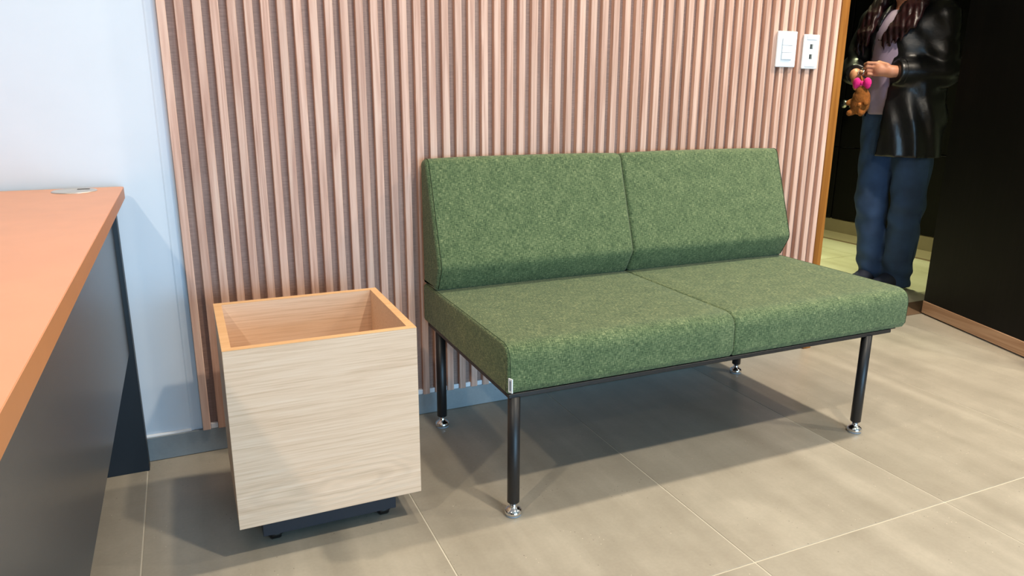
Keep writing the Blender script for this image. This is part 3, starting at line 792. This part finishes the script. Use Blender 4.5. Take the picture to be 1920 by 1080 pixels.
# folds: sleeves crease at the elbow, body hangs in long folds
dl = np.sqrt((X-elL[0])**2+(Y-elL[1])**2+(Z-elL[2])**2); dr_ = np.sqrt((X-elR[0])**2+(Y-elR[1])**2+(Z-elR[2])**2)
K.f += (.008*np.sin(Z*75+X*45-Y*38)*(np.exp(-(dl/.12)**2)+np.exp(-(dr_/.11)**2))
        + .006*np.sin(X*52+Y*40+3*np.sin(Z*7))*np.clip((1.1-Z)/.25, 0, 1)
        + .006*np.sin((X*.9-Y*.3)*80+Z*26)*np.exp(-((Z-1.26)/.09)**2)).astype(np.float32)
xl = -.155+.05*np.clip((Z-1.2)/.2, 0, 1); xr = -.05+.02*np.sin((Z-.7)*5)
xl = np.where(Z < .88, -1.0, xl)
arm = np.minimum(dl, dr_)
op = np.maximum(np.maximum(xl-X, X-xr), Y+.02)          # opening region
forearm = np.minimum.reduce([np.sqrt((X-(elL[0]+(wrL[0]-elL[0])*t_))**2+(Y-(elL[1]+(wrL[1]-elL[1])*t_))**2+(Z-(elL[2]+(wrL[2]-elL[2])*t_))**2) for t_ in np.linspace(.25, 1, 8)])
op = np.maximum(op, .075-forearm)
K.f = np.maximum(K.f, -op.astype(np.float32))
for e_, w__ in ((elL, wrL), (elR, wrR)):                # cut the cuffs square
    dv = (Vector(w__)-Vector(e_)); ln_ = dv.length; dv.normalize()
    tt = (X-e_[0])*dv.x+(Y-e_[1])*dv.y+(Z-e_[2])*dv.z
    pd_ = np.sqrt((X-e_[0]-tt*dv.x)**2+(Y-e_[1]-tt*dv.y)**2+(Z-e_[2]-tt*dv.z)**2)
    K.f = np.where(pd_ < .085, np.maximum(K.f, tt-ln_*.90), K.f).astype(np.float32)
K.f = np.maximum(K.f, (np.where(X < -.09, .88, .695)-Z).astype(np.float32))
neck = np.sqrt((X+.067)**2+((Y+.02)/.9)**2)-.058
K.f = np.maximum(K.f, np.where(Z > 1.36, -neck, -1).astype(np.float32))
jk = K.build('leather_jacket', M['leather'], per, True)
# cuff strap and snap on the left sleeve, hem seam
cu = Vector(elL).lerp(Vector(wrL), .78)
dv = (Vector(wrL)-Vector(elL)).normalized(); a_ = dv.orthogonal().normalized(); b2 = dv.cross(a_)
mesh_obj('cuff_strap', bm_tube([cu+(a_*math.cos(t_)+b2*math.sin(t_))*.0575 for t_ in [2*math.pi*k/24 for k in range(24)]], .0022, 8, closed=True), M['leather'], jk, True)
# --- hair: cap plus long locks
Hh = Field((-.34, -.26, 1.12), (.2, .16, 1.72), .006)
Hh.cap(hd+Vector((0, .012, .046)), hd+Vector((0, .05, -.05)), .092, .085, .02, (.95, 1, 1))
Hh.cap(hd+Vector((0, .06, -.05)), (-.07, .06, 1.22), .08, .07, .03, (1.1, .6, 1))
rnd = random.Random(5)
for i in range(60):          # right-hand locks (image left), fall in front of the right shoulder
    t_ = rnd.random(); x0 = -.15-.02*rnd.random(); e = (-.20-.085*t_+.02*rnd.random(), -.13-.03*rnd.random()+.05*t_, 1.18+.06*rnd.random())
    m1 = (-.155-.07*t_, -.08-.05*rnd.random(), 1.38)
    Hh.chain([(x0, -.03, 1.56), m1, (e[0]+.02, e[1]-.01, 1.29), e], [.014, .010, .008, .002], .004)
for i in range(75):          # left locks sweep over the chest towards the middle
    t_ = rnd.random(); e = (-.115+.14*t_, -.182+.012*rnd.random(), 1.175+.07*rnd.random()+.07*t_)
    m1 = (-.015+.085*t_, -.11-.03*rnd.random(), 1.40); m2 = (-.065+.13*t_, -.170-.012*rnd.random(), 1.30)
    Hh.chain([(.0+.01*rnd.random(), -.03, 1.56), m1, m2, e], [.014, .011, .008, .002], .004)
X, Y, Z = Hh.grid()
Hh.f += (.0025*np.sin(X*210+Z*30+Y*90)).astype(np.float32)
face = np.sqrt(((X-hd.x)/.062)**2+((Y-(hd.y-.10))/.095)**2+((Z-(hd.z-.03))/.085)**2)-1
Hh.f = np.maximum(Hh.f, (-face*.06).astype(np.float32))
Hh.build('hair', M['hair'], per, True)

# ================================================================== PLUSH KEYCHAIN HELD BY THE PERSON
rotp = Matrix.Rotation(PTH, 4, 'Z')
kc = empty('plush_keychain', PSN+rotp @ Vector((-.092, -.288, .895)), PTH)
tag(kc, 'brown plush animal keychain with a hot pink bow, held in the hands', 'keychain')
P_ = Field((-.08, -.07, -.01), (.08, .07, .15), .004)
P_.cap((0, 0, .045), (.004, 0, .062), .045, .043, .02, (1, .85, 1))
P_.cap((.006, -.006, .098), (.008, -.010, .108), .034, .028, .02, (1.05, .95, 1))
for sx in (-1, 1):
    P_.cap((sx*.040, -.016, .062), (sx*.047, -.024, .055), .013, .012, .008)
    P_.cap((sx*.026, -.018, .012), (sx*.030, -.032, .008), .016, .014, .008)
X, Y, Z = P_.grid(); P_.f += (.0012*np.sin(X*420)*np.sin(Y*390)*np.sin(Z*400)).astype(np.float32)
pbod = P_.build('plush_body', M['plush'], kc)
for nm, p, r_ in (('tail', (.024, -.041, .050), .009), ('ear', (-.022, -.014, .132), .009), ('ear', (.036, -.014, .130), .009)):
    bm = bm_lathe([(0, -r_), (r_*.7, -r_*.7), (r_, 0), (r_*.7, r_*.7), (0, r_)], 14)
    o = mesh_obj(nm, bm, M['plush_light'], kc, True); o.location = p
bw = empty('bow', (.012, -.020, .148)); bw.parent = kc
for sx in (-1, 1):
    Q = Field((-.05, -.03, -.04), (.05, .03, .04), .003)
    Q.cap((sx*.008, 0, 0), (sx*.026, -.002, .006), .010, .021, .006, (1, .6, 1))
    Q.cap((sx*.028, 0, -.008), (sx*.03, 0, -.014), .014, .012, .01, (1, .6, 1))
    Q.build('loop', M['pink'], bw)
bm = bm_lathe([(0, -.012), (.007, -.010), (.009, 0), (.007, .010), (0, .012)], 16); mesh_obj('knot', bm, M['pink'], bw, True)
mesh_obj('key_ring', bm_tube([Vector((-.012, -.002+.004*math.sin(t_), .200))+Vector((.014*math.cos(t_), 0, .016*math.sin(t_))) for t_ in [2*math.pi*k/28 for k in range(28)]], .0016, 8, closed=True), M['steel'], kc, True)
mesh_obj('strap', bm_tube([(.008, -.008, .135), (.0, -.006, .165), (-.010, -.003, .186)], .0025, 8), M['plush_light'], kc, True)
